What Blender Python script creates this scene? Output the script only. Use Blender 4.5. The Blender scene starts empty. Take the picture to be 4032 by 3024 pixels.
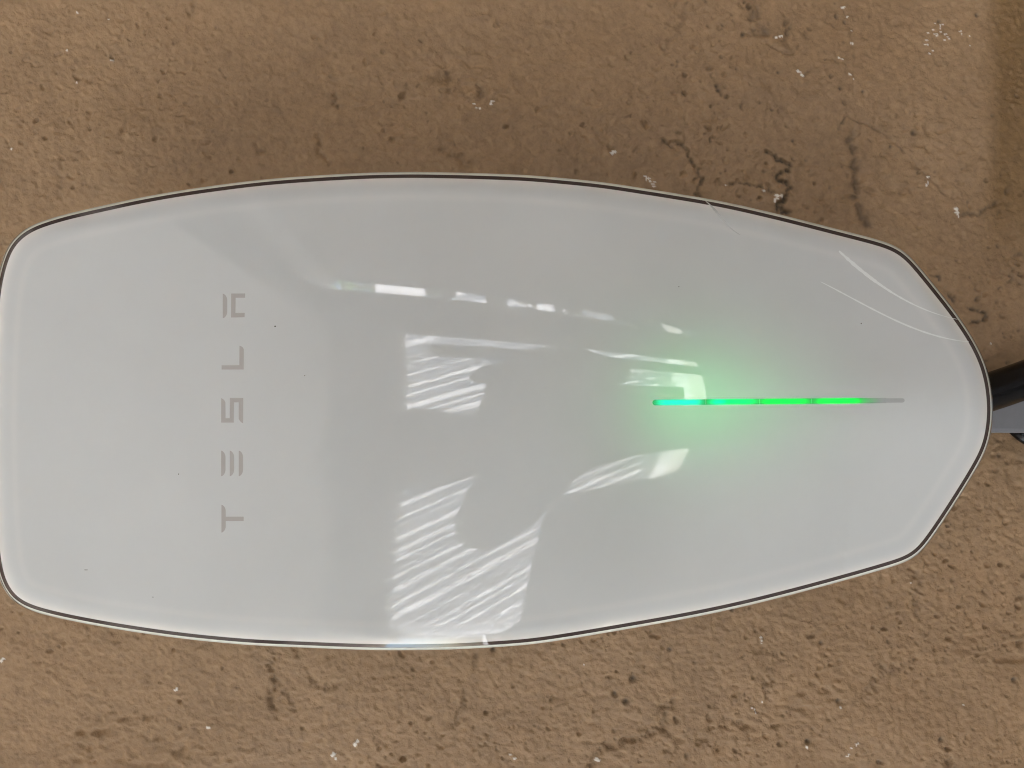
import bpy, bmesh, math, random
import numpy as np
from mathutils import Vector, Matrix

random.seed(7)
rng = np.random.default_rng(11)
scene = bpy.context.scene
COL = scene.collection
R = math.radians

# ------------------------------------------------------------------ camera
F, CX, CY = 3028.0, 2016.0, 1512.0            # photo focal length and centre, in its own pixels
CAM = np.array([0.0, -0.335, 1.45])
cd = bpy.data.cameras.new("camera")
cd.sensor_width = 36.0
cd.lens = 36.0 * F / 4032.0
cd.clip_start = 0.01
cd.clip_end = 500.0
cam = bpy.data.objects.new("camera", cd)
COL.objects.link(cam)
# the phone was held upright, the picture lies on its side: picture right = down
cam.matrix_world = Matrix(((0, 1, 0, CAM[0]), (0, 0, -1, CAM[1]), (-1, 0, 0, CAM[2]), (0, 0, 0, 1)))
scene.camera = cam

# ------------------------------------------------------------------ sky, sun, exposure
LIGHT_DIR = Vector((0.50, -0.58, -0.92)).normalized()      # the way the sunlight travels
TO_SUN = -LIGHT_DIR
sun_el = math.asin(TO_SUN.z)
world = bpy.data.worlds.new("World")
scene.world = world
world.use_nodes = True
wn = world.node_tree
bg = wn.nodes["Background"]
sky = wn.nodes.new("ShaderNodeTexSky")
sky.sky_type = 'NISHITA'
sky.sun_disc = False
sky.sun_elevation = sun_el
sky.sun_rotation = math.atan2(TO_SUN.x, TO_SUN.y)
sky.dust_density = 2.0
wn.links.new(sky.outputs[0], bg.inputs[0])
bg.inputs[1].default_value = 0.12
sl = bpy.data.lights.new("sun", 'SUN')
sl.energy = 4.5
sl.angle = R(0.53)
sl.color = (1.0, 0.96, 0.90)
sun = bpy.data.objects.new("sun", sl)
COL.objects.link(sun)
sun.rotation_euler = LIGHT_DIR.to_track_quat('-Z', 'Y').to_euler()
sun.location = (-4, 4, 8)

scene.view_settings.view_transform = 'Standard'
scene.view_settings.look = 'None'
scene.view_settings.gamma = 1.0
scene.view_settings.exposure = 3.76
scene.cycles.use_denoising = True
scene.cycles.denoising_input_passes = 'RGB_ALBEDO_NORMAL'
scene.cycles.denoising_prefilter = 'NONE'
scene.cycles.pixel_filter_type = 'BLACKMAN_HARRIS'
scene.cycles.filter_width = 1.15
scene.cycles.max_bounces = 8
scene.cycles.diffuse_bounces = 5
scene.cycles.caustics_reflective = False
scene.cycles.caustics_refractive = False
scene.cycles.sample_clamp_indirect = 6.0

# ------------------------------------------------------------------ helpers
def tag(o, label=None, cat=None, group=None, kind=None):
    if label: o["label"] = label
    if cat: o["category"] = cat
    if group: o["group"] = group
    if kind: o["kind"] = kind
    return o

def empty(name, loc, label, cat, group=None):
    o = bpy.data.objects.new(name, None)
    COL.objects.link(o)
    o.location = loc
    o.empty_display_size = 0.05
    return tag(o, label, cat, group)

def link(name, me, m=None, parent=None):
    o = bpy.data.objects.new(name, me)
    COL.objects.link(o)
    if m is not None and not me.materials:
        me.materials.append(m)
    if parent is not None:
        o.parent = parent
        o.matrix_parent_inverse = Matrix.Translation(-Vector(parent.location))
    return o

def mesh(name, verts, faces, m=None, parent=None, smooth=False):
    me = bpy.data.meshes.new(name)
    me.from_pydata([tuple(map(float, v)) for v in verts], [], faces)
    me.update()
    if smooth:
        me.polygons.foreach_set("use_smooth", [True] * len(me.polygons))
    return link(name, me, m, parent)

def bmobj(name, bm, m=None, parent=None, smooth=False):
    me = bpy.data.meshes.new(name)
    bmesh.ops.recalc_face_normals(bm, faces=bm.faces)
    bm.to_mesh(me)
    bm.free()
    if smooth:
        me.polygons.foreach_set("use_smooth", [True] * len(me.polygons))
    return link(name, me, m, parent)

def add_box(bm, lo, hi, bevel=0.0):
    g = bmesh.ops.create_cube(bm, size=1.0)
    vs = g['verts']
    for v in vs:
        v.co = Vector([lo[i] + (v.co[i] + 0.5) * (hi[i] - lo[i]) for i in range(3)])
    if bevel > 0:
        es = list({e for v in vs for e in v.link_edges})
        bmesh.ops.bevel(bm, geom=es, offset=bevel, segments=2, affect='EDGES', profile=0.6)

def box(name, lo, hi, m, parent=None, bevel=0.0):
    bm = bmesh.new()
    add_box(bm, lo, hi, bevel)
    return bmobj(name, bm, m, parent)

def tube_mesh(pts, rad, n=20, cap=True):
    pts = [Vector(p) for p in pts]
    if not hasattr(rad, '__len__'):
        rad = [rad] * len(pts)
    vs, fs = [], []
    up = Vector((0.13, 0.9, 0.2)).normalized()
    for i, p in enumerate(pts):
        t = (pts[min(i + 1, len(pts) - 1)] - pts[max(i - 1, 0)]).normalized()
        a = t.cross(up).normalized()
        b = t.cross(a).normalized()
        for k in range(n):
            q = 2 * math.pi * k / n
            vs.append(p + rad[i] * (math.cos(q) * a + math.sin(q) * b))
    for i in range(len(pts) - 1):
        for k in range(n):
            k2 = (k + 1) % n
            fs.append((i * n + k, i * n + k2, (i + 1) * n + k2, (i + 1) * n + k))
    if cap:
        fs.append(tuple(range(n))[::-1])
        fs.append(tuple((len(pts) - 1) * n + k for k in range(n)))
    return vs, fs

# ------------------------------------------------------------------ materials
def new_mat(name):
    m = bpy.data.materials.new(name)
    m.use_nodes = True
    return m, m.node_tree, m.node_tree.nodes["Principled BSDF"]

def pmat(name, col, rough=0.6, noise=0.0, scale=8.0, bump=0.0, metallic=0.0, coat=0.0, spec=0.5, stretch=None):
    m, nt, b = new_mat(name)
    b.inputs['Base Color'].default_value = (*col, 1)
    b.inputs['Roughness'].default_value = rough
    b.inputs['Metallic'].default_value = metallic
    b.inputs['Coat Weight'].default_value = coat
    b.inputs['Coat Roughness'].default_value = 0.02
    b.inputs['Specular IOR Level'].default_value = spec
    if noise or bump:
        tc = nt.nodes.new("ShaderNodeTexCoord")
        mp = nt.nodes.new("ShaderNodeMapping")
        if stretch: mp.inputs['Scale'].default_value = stretch
        nt.links.new(tc.outputs['Object'], mp.inputs[0])
        nz = nt.nodes.new("ShaderNodeTexNoise")
        nz.inputs['Scale'].default_value = scale
        nz.inputs['Detail'].default_value = 6
        nt.links.new(mp.outputs[0], nz.inputs['Vector'])
        if noise:
            rp = nt.nodes.new("ShaderNodeMapRange")
            rp.inputs[1].default_value = 0.3; rp.inputs[2].default_value = 0.7
            rp.inputs[3].default_value = 1 - noise; rp.inputs[4].default_value = 1 + noise
            nt.links.new(nz.outputs[0], rp.inputs[0])
            mx = nt.nodes.new("ShaderNodeVectorMath"); mx.operation = 'SCALE'
            mx.inputs[0].default_value = col
            nt.links.new(rp.outputs[0], mx.inputs['Scale'])
            nt.links.new(mx.outputs[0], b.inputs['Base Color'])
        if bump:
            bp = nt.nodes.new("ShaderNodeBump")
            bp.inputs['Strength'].default_value = 0.6
            bp.inputs['Distance'].default_value = bump
            nt.links.new(nz.outputs[0], bp.inputs['Height'])
            nt.links.new(bp.outputs[0], b.inputs['Normal'])
    return m

def glossy_over(name, base_builder, ior=1.56, rough=0.0):
    """a clear glass face over a painted or see-through backing"""
    m = bpy.data.materials.new(name)
    m.use_nodes = True
    nt = m.node_tree
    nt.nodes.clear()
    out = nt.nodes.new("ShaderNodeOutputMaterial")
    fr = nt.nodes.new("ShaderNodeFresnel"); fr.inputs['IOR'].default_value = ior
    gl = nt.nodes.new("ShaderNodeBsdfGlossy"); gl.inputs['Roughness'].default_value = rough
    mx = nt.nodes.new("ShaderNodeMixShader")
    nt.links.new(fr.outputs[0], mx.inputs[0])
    nt.links.new(base_builder(nt), mx.inputs[1])
    nt.links.new(gl.outputs[0], mx.inputs[2])
    nt.links.new(mx.outputs[0], out.inputs[0])
    return m

PANEL_WHITE = (0.70, 0.74, 0.745)
def panel_base(nt):
    # glow and highlight at the glass rim, painted as a paler colour
    d = nt.nodes.new("ShaderNodeBsdfDiffuse")
    at = nt.nodes.new("ShaderNodeAttribute"); at.attribute_name = "rim_glow"
    mc = nt.nodes.new("ShaderNodeMix"); mc.data_type = 'RGBA'
    mc.inputs['A'].default_value = (*PANEL_WHITE, 1); mc.inputs['B'].default_value = (0.93, 0.925, 0.90, 1)
    nt.links.new(at.outputs['Fac'], mc.inputs['Factor'])
    tc = nt.nodes.new("ShaderNodeTexCoord")
    dn = nt.nodes.new("ShaderNodeTexNoise"); dn.inputs['Scale'].default_value = 14; dn.inputs['Detail'].default_value = 9; dn.inputs['Roughness'].default_value = 0.65
    nt.links.new(tc.outputs['Object'], dn.inputs['Vector'])
    mr = nt.nodes.new("ShaderNodeMapRange"); mr.inputs[1].default_value = 0.3; mr.inputs[2].default_value = 0.7
    mr.inputs[3].default_value = 0.965; mr.inputs[4].default_value = 1.035
    nt.links.new(dn.outputs[0], mr.inputs[0])
    vm = nt.nodes.new("ShaderNodeVectorMath"); vm.operation = 'SCALE'
    nt.links.new(mc.outputs['Result'], vm.inputs[0]); nt.links.new(mr.outputs[0], vm.inputs['Scale'])
    nt.links.new(vm.outputs[0], d.inputs[0])
    t = nt.nodes.new("ShaderNodeBsdfTranslucent"); t.inputs[0].default_value = (0.8, 0.8, 0.8, 1)
    x = nt.nodes.new("ShaderNodeMixShader"); x.inputs[0].default_value = 0.12
    nt.links.new(d.outputs[0], x.inputs[1]); nt.links.new(t.outputs[0], x.inputs[2])
    return x.outputs[0]

def diffuse_base(col):
    def f(nt):
        d = nt.nodes.new("ShaderNodeBsdfDiffuse"); d.inputs[0].default_value = (*col, 1)
        return d.outputs[0]
    return f

M = {}
M['panel'] = glossy_over("white_backed_glass", panel_base)
M['border'] = glossy_over("dark_border_glass", diffuse_base((0.066, 0.050, 0.047)))
M['edge'] = glossy_over("polished_glass_edge", diffuse_base((0.86, 0.92, 0.86)), rough=0.12)
M['letter'] = glossy_over("grey_print_under_glass", diffuse_base((0.48, 0.47, 0.46)))
M['slot'] = glossy_over("grey_slot_under_glass", diffuse_base((0.47, 0.50, 0.505)))
M['speck'] = pmat("dark_dirt_speck", (0.05, 0.045, 0.04), 0.8)
M['shell'] = pmat("shell_plastic", (0.30, 0.31, 0.33), 0.35)
M['bracket'] = pmat("grey_plastic", (0.19, 0.195, 0.21), 0.5, noise=0.04, scale=300)
M['rubber'] = pmat("black_rubber", (0.003, 0.003, 0.0035), 0.26, spec=0.28, noise=0.1, scale=400, bump=0.00005)
M['ceiling'] = pmat("ceiling_paint", (0.86, 0.82, 0.75), 0.8, noise=0.06, scale=3)
M['beam'] = pmat("beam_paint", (0.10, 0.09, 0.085), 0.7, noise=0.1, scale=6)
M['pale_beam'] = pmat("pale_beam_paint", (0.85, 0.82, 0.76), 0.7, noise=0.05, scale=6)
M['inner_wall'] = pmat("inner_wall_paint", (0.36, 0.27, 0.19), 0.8, noise=0.08, scale=6)
M['floor'] = pmat("garage_concrete", (0.46, 0.44, 0.41), 0.6, noise=0.15, scale=3)
M['ground'] = pmat("pale_drive_concrete", (0.38, 0.365, 0.345), 0.8, noise=0.12, scale=2)
M['jamb'] = pmat("brown_jamb_paint", (0.16, 0.14, 0.12), 0.6, noise=0.1, scale=5)
M['low'] = pmat("dark_blockwork", (0.10, 0.10, 0.105), 0.7, noise=0.15, scale=9)
M['plank'] = pmat("pale_fence_board", (0.80, 0.81, 0.85), 0.7, noise=0.14, scale=5, stretch=(6, 6, 0.7))
M['white_board'] = pmat("white_painted_board", (0.80, 0.80, 0.82), 0.6, noise=0.08, scale=9)
M['timber'] = pmat("weathered_timber", (0.30, 0.27, 0.23), 0.8, noise=0.2, scale=8)
M['leaf'] = pmat("leaf_green", (0.10, 0.20, 0.045), 0.5, noise=0.4, scale=3)
M['dark_leaf'] = pmat('dark_leaf_green', (0.03, 0.055, 0.02), 0.6, noise=0.4, scale=3)
M['bark'] = pmat("bark", (0.12, 0.09, 0.07), 0.9, noise=0.3, scale=20)
M['cloth'] = pmat("dark_shirt_cloth", (0.035, 0.037, 0.042), 0.9)
M['trouser'] = pmat("dark_trouser_cloth", (0.03, 0.03, 0.035), 0.9)
M['skin'] = pmat("skin", (0.28, 0.18, 0.13), 0.55)
M['hair'] = pmat("dark_hair", (0.02, 0.016, 0.013), 0.6)
M['phone'] = pmat("dark_phone_glass", (0.02, 0.02, 0.022), 0.2)

# ------------------------------------------------------------------ the shape of the charger's glass face
DR = 0.241                                     # the ridge lies this far in front of the lens
def ridge_X(a):
    return (CY - 1583.) * DR / F + (a - (3000 - CX) * DR / F) * 0.015
def drop(a, X):
    v = X - ridge_X(a)
    spx = CX + a * F / DR
    w = (8.5 + np.maximum(3350 - spx, -60) * .0335) * 1e-3
    w = 0.5 * (w + np.sqrt(w * w + 0.005 ** 2))
    return .22 * (np.sqrt(v * v + w * w) - w) + a ** 2 / (2 * 1.2)

OUT = [(0,1049),(10,1017),(29,967),(45,947),(68,922),(99,899),(136,881),(181,866),(243,847),(300,833),(425,805),(547,779),(729,747),
 (972,714),(1154,697),(1345,685),(1489,679),(1634,677),(1815,680),(2000,686),(2111,692),(2354,715),(2544,743),(2621,755),(2843,793),
 (3064,843),(3285,899),(3433,937),(3507,959),(3551,980),(3595,1020),(3654,1091),(3728,1183),(3787,1262),(3839,1343),(3876,1418),
 (3898,1490),(3909,1567),(3911,1633),(3905,1692),(3890,1760),(3856,1829),(3802,1919),(3728,2035),(3654,2142),(3612,2190),(3566,2214),
 (3507,2233),(3359,2276),(3138,2336),(2916,2391),(2695,2437),(2400,2489),(2200,2522),(2051,2541),(1808,2556),(1625,2560),(1443,2559),
 (1200,2550),(972,2539),(729,2516),(500,2484),(339,2456),(226,2433),(136,2410),(90,2393),(45,2364),(23,2337),(0,2292),(-14,2240),
 (-26,2150),(-36,2000),(-42,1850),(-45,1670),(-42,1480),(-35,1330),(-24,1180),(-12,1100)]
def smooth_closed(P, n, sig):
    P = np.array(P, float)
    N = len(P)
    res = []
    for i in range(N):
        p0, p1, p2, p3 = P[i-1], P[i], P[(i+1) % N], P[(i+2) % N]
        for t in np.linspace(0, 1, 24, endpoint=False):
            res.append(0.5*((2*p1)+(-p0+p2)*t+(2*p0-5*p1+4*p2-p3)*t*t+(-p0+3*p1-3*p2+p3)*t**3))
    res = np.array(res)
    def resample(Q, m):
        d = np.r_[0, np.cumsum(np.linalg.norm(np.roll(Q, -1, 0)-Q, axis=1))]
        Q2 = np.vstack([Q, Q[:1]])
        s = np.linspace(0, d[-1], m, endpoint=False)
        return np.stack([np.interp(s, d, Q2[:, 0]), np.interp(s, d, Q2[:, 1])], 1)
    q = resample(res, 2400)
    k = np.fft.fftfreq(2400)
    g = np.exp(-2*(math.pi*k*sig)**2)
    z = np.fft.ifft(np.fft.fft(q[:, 0]+1j*q[:, 1])*g)
    return resample(np.stack([z.real, z.imag], 1), n)
NO = 720
outline = smooth_closed(OUT, NO, 9.0)
tang = np.roll(outline, -1, 0)-np.roll(outline, 1, 0)
tang /= np.linalg.norm(tang, axis=1, keepdims=True)
inward = np.stack([-tang[:, 1], tang[:, 0]], 1)
if ((np.array([2000, 1600])-outline)*inward).sum() < 0: inward = -inward
PXM = 0.250 / F                                # metres per photo pixel at the rim

def rim_dist(px, py):
    """distance (m) to the rim and the inward direction there"""
    q = np.stack([np.ravel(px), np.ravel(py)], 1)
    dd = np.empty(len(q)); ii = np.empty(len(q), int)
    for s in range(0, len(q), 4000):
        b = q[s:s+4000]
        d2 = ((b[:, None, :]-outline[None])**2).sum(-1)
        ii[s:s+4000] = d2.argmin(1)
    dd = ((q-outline[ii])*inward[ii]).sum(1)
    return np.maximum(dd, 0)*PXM, inward[ii]

SH, SW = 0.0019, 0.0080      # the rolled shoulder of the glass
EH, EW = 0.0005, 0.0009       # the rounded polished edge
def roll(d):
    return SH*np.maximum(1-d/SW, 0)**2.4 + EH*np.maximum(1-d/EW, 0)**2
def droll(d):
    return -2.4*SH/SW*np.maximum(1-d/SW, 0)**1.4 - 2*EH/EW*np.maximum(1-d/EW, 0)

def face_points(px, py, lift=0.0, with_normals=False):
    """where the sight line of a photo pixel meets the glass face"""
    px = np.asarray(px, float).ravel(); py = np.asarray(py, float).ravel()
    d, inw = rim_dist(px, py)
    ro = roll(d)
    D = np.full(px.shape, DR)
    for _ in range(30):
        a = (px-CX)*D/F; X = (CY-py)*D/F
        D = DR+drop(a, X)+ro-lift
    a = (px-CX)*D/F; X = (CY-py)*D/F
    P = np.stack([X, CAM[1]+D, CAM[2]-a], 1)
    if not with_normals: return P
    e = 1e-5
    fX = (drop(a, X+e)-drop(a, X-e))/(2*e)
    fa = (drop(a+e, X)-drop(a-e, X))/(2*e)
    dr = droll(d)
    # inward direction in the wall's plane: picture right = -Z, picture down = -X
    fX = fX+dr*(-inw[:, 1]); fZ = -fa+dr*(-inw[:, 0])
    n = np.stack([fX, -np.ones_like(fX), fZ], 1)
    return P, n/np.linalg.norm(n, axis=1, keepdims=True)

def wall_point(px, py, y=0.0):
    D = y-CAM[1]
    return np.array([(CY-py)*D/F, y, CAM[2]-(px-CX)*D/F])

# ------------------------------------------------------------------ the charger
charger = empty("wall_charger", (0, 0, 1.45), "white glass-faced car charger with a green light strip, mounted on the brown stucco wall", "wall charger")

def set_normals(o, n):
    me = o.data
    me.polygons.foreach_set("use_smooth", [True]*len(me.polygons))
    me.normals_split_custom_set_from_vertices([tuple(v) for v in n])

def ring_strip(name, offs, m):
    pts = np.concatenate([outline+inward*o for o in offs])
    P, N = face_points(pts[:, 0], pts[:, 1], with_normals=True)
    fs = []
    for r in range(len(offs)-1):
        for k in range(NO):
            k2 = (k+1) % NO
            fs.append((r*NO+k, (r+1)*NO+k, (r+1)*NO+k2, r*NO+k2))
    o = mesh(name, P, fs, m, charger)
    set_normals(o, N)
    return o

EDGE_PX, WHITE_PX = 9.5, 23.5
# medial segment for the inner rings
med = np.stack([np.clip(outline[:, 0], 700, 3250), np.full(NO, 1600.0)], 1)
inner0 = outline+inward*95
offs_px = [WHITE_PX, 28, 32, 36, 41, 46, 52, 58, 65, 73, 84, 95]
rings = [outline+inward*o for o in offs_px]
for t in np.linspace(0, 1, 70)[1:]:
    rings.append(inner0*(1-t)+med*t)
pts = np.concatenate(rings)
P, N = face_points(pts[:, 0], pts[:, 1], with_normals=True)
fs = []
for r in range(len(rings)-1):
    for k in range(NO):
        k2 = (k+1) % NO
        fs.append((r*NO+k, (r+1)*NO+k, (r+1)*NO+k2, r*NO+k2))
panel = mesh("glass_panel", P, fs, M['panel'], charger)
set_normals(panel, N)
ta = panel.data.attributes.new("rim_glow", 'FLOAT', 'POINT')
dd_, _i = rim_dist(pts[:, 0], pts[:, 1])
ta.data.foreach_set("value", (0.75*np.exp(-((dd_-WHITE_PX*PXM)/0.0018)**2)+0.2*np.exp(-((dd_-0.0082)/0.0011)**2)).astype(np.float32))  # rim glow and a soft inner highlight, painted by distance from the rim
tag(panel, label="white backed curved glass face")

ring_strip("dark_border", [EDGE_PX, 13, 17, 20.5, WHITE_PX], M['border'])
ring_strip("glass_edge", [0, 1.5, 3, 4.5, 6.5, EDGE_PX], M['edge'])

# side of the glass, and the shell behind it running back to the wall
def side_skirt(name, layers, m):
    """layers: (inset px, absolute y or None for the glass rim + extra depth)"""
    vs = []
    for ins, y, extra in layers:
        q = outline+inward*ins
        if y is None:
            Pp = face_points(outline[:, 0], outline[:, 1])
            D = Pp[:, 1]-CAM[1]
            a = (q[:, 0]-CX)*D/F; X = (CY-q[:, 1])*D/F
            vs.append(np.stack([X, Pp[:, 1]+extra, CAM[2]-a], 1))
        else:
            D = 0.25
            vs.append(np.stack([(CY-q[:, 1])*D/F, np.full(NO, y), CAM[2]-(q[:, 0]-CX)*D/F], 1))
    vs = np.concatenate(vs)
    f2 = []
    for r in range(len(layers)-1):
        for k in range(NO):
            k2 = (k+1) % NO
            f2.append((r*NO+k, r*NO+k2, (r+1)*NO+k2, (r+1)*NO+k))
    return mesh(name, vs, f2, m, charger, smooth=True)
M['glass_side'] = glossy_over("green_glass_side", diffuse_base((0.20, 0.26, 0.25)), rough=0.05)
side_skirt("glass_side", [(0, None, 0.0), (1, None, 0.0018), (8, None, 0.0034)], M['glass_side'])
side_skirt("shell", [(8, None, 0.0034), (14, None, 0.0038), (20, None, 0.008), (60, -0.035, 0), (90, -0.012, 0), (92, 0.004, 0)], M['shell'])

# ------------------------------------------------------------------ lettering
def face_poly(name, poly, m, lift=0.00006, step=16, parent=charger):
    """a flat printed shape that follows the curve of the glass; poly in photo pixels"""
    bm = bmesh.new()
    vs = [bm.verts.new((x, y, 0)) for x, y in poly]
    bm.faces.new(vs)
    xs = [p[0] for p in poly]; ys = [p[1] for p in poly]
    for ax, lo, hi in ((0, min(xs), max(xs)), (1, min(ys), max(ys))):
        c = lo+step
        while c < hi:
            pl = [0, 0, 0]; pl[ax] = c
            no = [0, 0, 0]; no[ax] = 1
            bmesh.ops.bisect_plane(bm, geom=bm.verts[:]+bm.edges[:]+bm.faces[:], plane_co=pl, plane_no=no)
            c += step
    bmesh.ops.triangulate(bm, faces=bm.faces[:])
    q = np.array([(v.co.x, v.co.y) for v in bm.verts])
    Pp, Nn = face_points(q[:, 0], q[:, 1], lift=lift, with_normals=True)
    for v, p in zip(bm.verts, Pp): v.co = Vector(p)
    for f in bm.faces:
        f.normal_update()
        if f.normal.y > 0: f.normal_flip()
    me = bpy.data.meshes.new(name)
    bm.to_mesh(me); bm.free()
    o = link(name, me, m, parent)
    set_normals(o, Nn)
    return o

def bar(x0, x1, y0, y1, top=True, bot=True, c=26):
    """a stroke whose right-hand edge is shortened with a curve at one or both ends"""
    pts = []
    n = 6
    if top:
        pts += [(x0 + (x1-x0)*math.sin(t*math.pi/2/n)**1.0, y0 + c*(1-math.cos(t*math.pi/2/n))**0.9) for t in range(n+1)]
    else: pts += [(x0, y0), (x1, y0)]
    if bot:
        pts += [(x0 + (x1-x0)*math.cos(t*math.pi/2/n), y1 - c*(1-math.sin(t*math.pi/2/n))**0.9) for t in range(n+1)]
    else: pts += [(x1, y1), (x0, y1)]
    return pts

def z1(x, y): return (x/1.6458, 600+y/1.6458)
def z2(x, y): return (x/1.6458, 1600+y/1.6458)
def z3(x, y): return (800+x/1.58, 1100+y/1.58)
letters = {
 'A': [bar(877, 894.5, 1156.5, 1253), [z1(1498,915), z1(1588,914), z1(1588,942), z1(1527,942), z1(1525,1041), z1(1586,1040), z1(1585,1068), z1(1497,1070)]],
 'L': [[z1(1552,1253), z1(1566,1258), z1(1575,1266), z1(1580,1277), z1(1579,1407), z1(1436,1407), z1(1436,1380), z1(1551,1379)]],
 'S': [[z3(112,739), z3(124,745), z3(133,754), z3(138,766), z3(139,864), z3(165,864), z3(166,738), z3(249,738), z3(248,896), z3(238,890), z3(228,880),
        z3(221,868), z3(221,765), z3(192,765), z3(190,891), z3(112,891)]],
 'E': [bar(z2(1433,0)[0], z2(1461,0)[0], z2(0,287)[1], z2(0,453)[1]), bar(z2(1489,0)[0], z2(1517,0)[0], z2(0,287)[1], z2(0,453)[1]),
       bar(z2(1547,0)[0], z2(1575,0)[0], z2(0,287)[1], z2(0,453)[1])],
}
tb = bar(z2(1435,0)[0], z2(1463,0)[0], z2(0,638)[1], z2(0,818)[1])
mid = len(tb)//2
stem = [(z2(1463,0)[0], z2(0,715)[1]), z2(1579,715), z2(1579,743), (z2(1463,0)[0], z2(0,743)[1])]
letters['T'] = [tb[:mid]+stem+tb[mid:]]
for ch in "TESLA":
    grp = None
    for k, poly in enumerate(letters[ch]):
        if grp is None:
            grp = face_poly("letter", poly, M['letter'])
        else:
            s = face_poly("stroke", poly, M['letter'], parent=charger)
            s.parent = grp
            s.matrix_parent_inverse = Matrix.Identity(4)
    tag(grp, label="grey printed letter "+ch)

# ------------------------------------------------------------------ status light
def strip_poly(x0, x1, yc0, yc1, h0, h1, r0=True, r1=True, n=6):
    pts = []
    def yc(x): return yc0+(yc1-yc0)*(x-x0)/(x1-x0)
    a, b = h0/2, h1/2
    if r0: pts += [(x0+a-a*math.sin(math.pi*t/n), yc(x0)-(-a*math.cos(math.pi*t/n))) for t in range(n+1)]
    else: pts += [(x0, yc(x0)+a), (x0, yc(x0)-a)]
    if r1: pts += [(x1-b+b*math.sin(math.pi*t/n), yc(x1)-b*math.cos(math.pi*t/n)) for t in range(n+1)]
    else: pts += [(x1, yc(x1)-b), (x1, yc(x1)+b)]
    return pts
slot = face_poly("light_slot", strip_poly(2568, 3562, 1585, 1576.5, 23, 17), M['slot'], lift=0.00005, step=30)
tag(slot, label="grey slot of the status light")

def led_material():
    m = bpy.data.materials.new("status_led")
    m.use_nodes = True
    nt = m.node_tree; nt.nodes.clear()
    out = nt.nodes.new("ShaderNodeOutputMaterial")
    em = nt.nodes.new("ShaderNodeEmission")
    at = nt.nodes.new("ShaderNodeAttribute"); at.attribute_name = "led"
    nt.links.new(at.outputs['Color'], em.inputs[0])
    em.inputs[1].default_value = 1.0
    df = nt.nodes.new("ShaderNodeBsdfDiffuse"); af = nt.nodes.new("ShaderNodeAttribute"); af.attribute_name = "cover"
    nt.links.new(af.outputs['Color'], df.inputs[0])
    ad = nt.nodes.new("ShaderNodeAddShader")
    nt.links.new(em.outputs[0], ad.inputs[0]); nt.links.new(df.outputs[0], ad.inputs[1])
    nt.links.new(ad.outputs[0], out.inputs[0])
    return m
M['led'] = led_material()
EXPO = 2 ** scene.view_settings.exposure
def lcol(x):
    """brightness and colour the LEDs give along the strip"""
    cen = [(2675, 82, (0.01, 0.95, 0.50)), (2885, 88, (0.0, 0.97, 0.17)), (3090, 86, (0.0, 0.98, 0.075)), (3300, 82, (0.0, 0.98, 0.07))]
    c = np.array([0.02, 0.32, 0.06])*(1 if x < 3400 else max(0, (3470-x)/70))
    for cx, hw, cc in cen:
        s = 1/(1+math.exp((abs(x-cx)-hw)/7.0))
        c = c*(1-s)+np.array(cc)*s
    if 2760 < x < 2860:
        c = c+np.array([0, 0.0, 0.22])*math.exp(-((x-2830)/28)**2)
    return c
segs = [(2569, 2778), (2779, 2991), (2992, 3195), (3196, 3490)]
for i, (xa, xb) in enumerate(segs):
    f0 = 1585+(xa-2568)*(-8.5/994); f1 = 1585+(xb-2568)*(-8.5/994)
    o = face_poly("light_segment", strip_poly(xa, xb, f0, f1, 21, 21 if i < 3 else 20, r0=(i == 0), r1=False), M['led'], lift=0.00010, step=7)
    at = o.data.color_attributes.new("led", 'FLOAT_COLOR', 'POINT')
    af = o.data.color_attributes.new("cover", 'FLOAT_COLOR', 'POINT')
    for vi, v in enumerate(o.data.vertices):
        D = v.co.y-CAM[1]
        x = CX+(CAM[2]-v.co.z)*F/D
        c = 1.35*lcol(x)/EXPO
        at.data[vi].color = (*c, 1)
        k = min(1, max(0.0, (x-3385)/85))*0.9+0.08
        af.data[vi].color = (0.44*k, 0.47*k, 0.475*k, 1)
tag(bpy.data.objects["light_segment"], label="cyan tinted lit segment at the strip's upper end")

# the green LEDs behind the translucent face
for px, e in ((2640, 1.1), (2800, 1.0), (2980, 0.5), (3180, 0.15)):
    ld = bpy.data.lights.new("status_lamp", 'AREA')
    ld.shape = 'RECTANGLE'; ld.size = 0.014; ld.size_y = 0.010
    ld.color = (0.0, 1.0, 0.16)
    ld.energy = 0.00044*e
    lo = bpy.data.objects.new("status_lamp", ld)
    COL.objects.link(lo)
    p = face_points([px], [1582])[0]
    lo.parent = charger
    lo.matrix_parent_inverse = Matrix.Translation(-Vector(charger.location))
    lo.location = (p[0], p[1]+0.0165, p[2])
    lo.rotation_euler = (R(-90), 0, 0)

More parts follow.
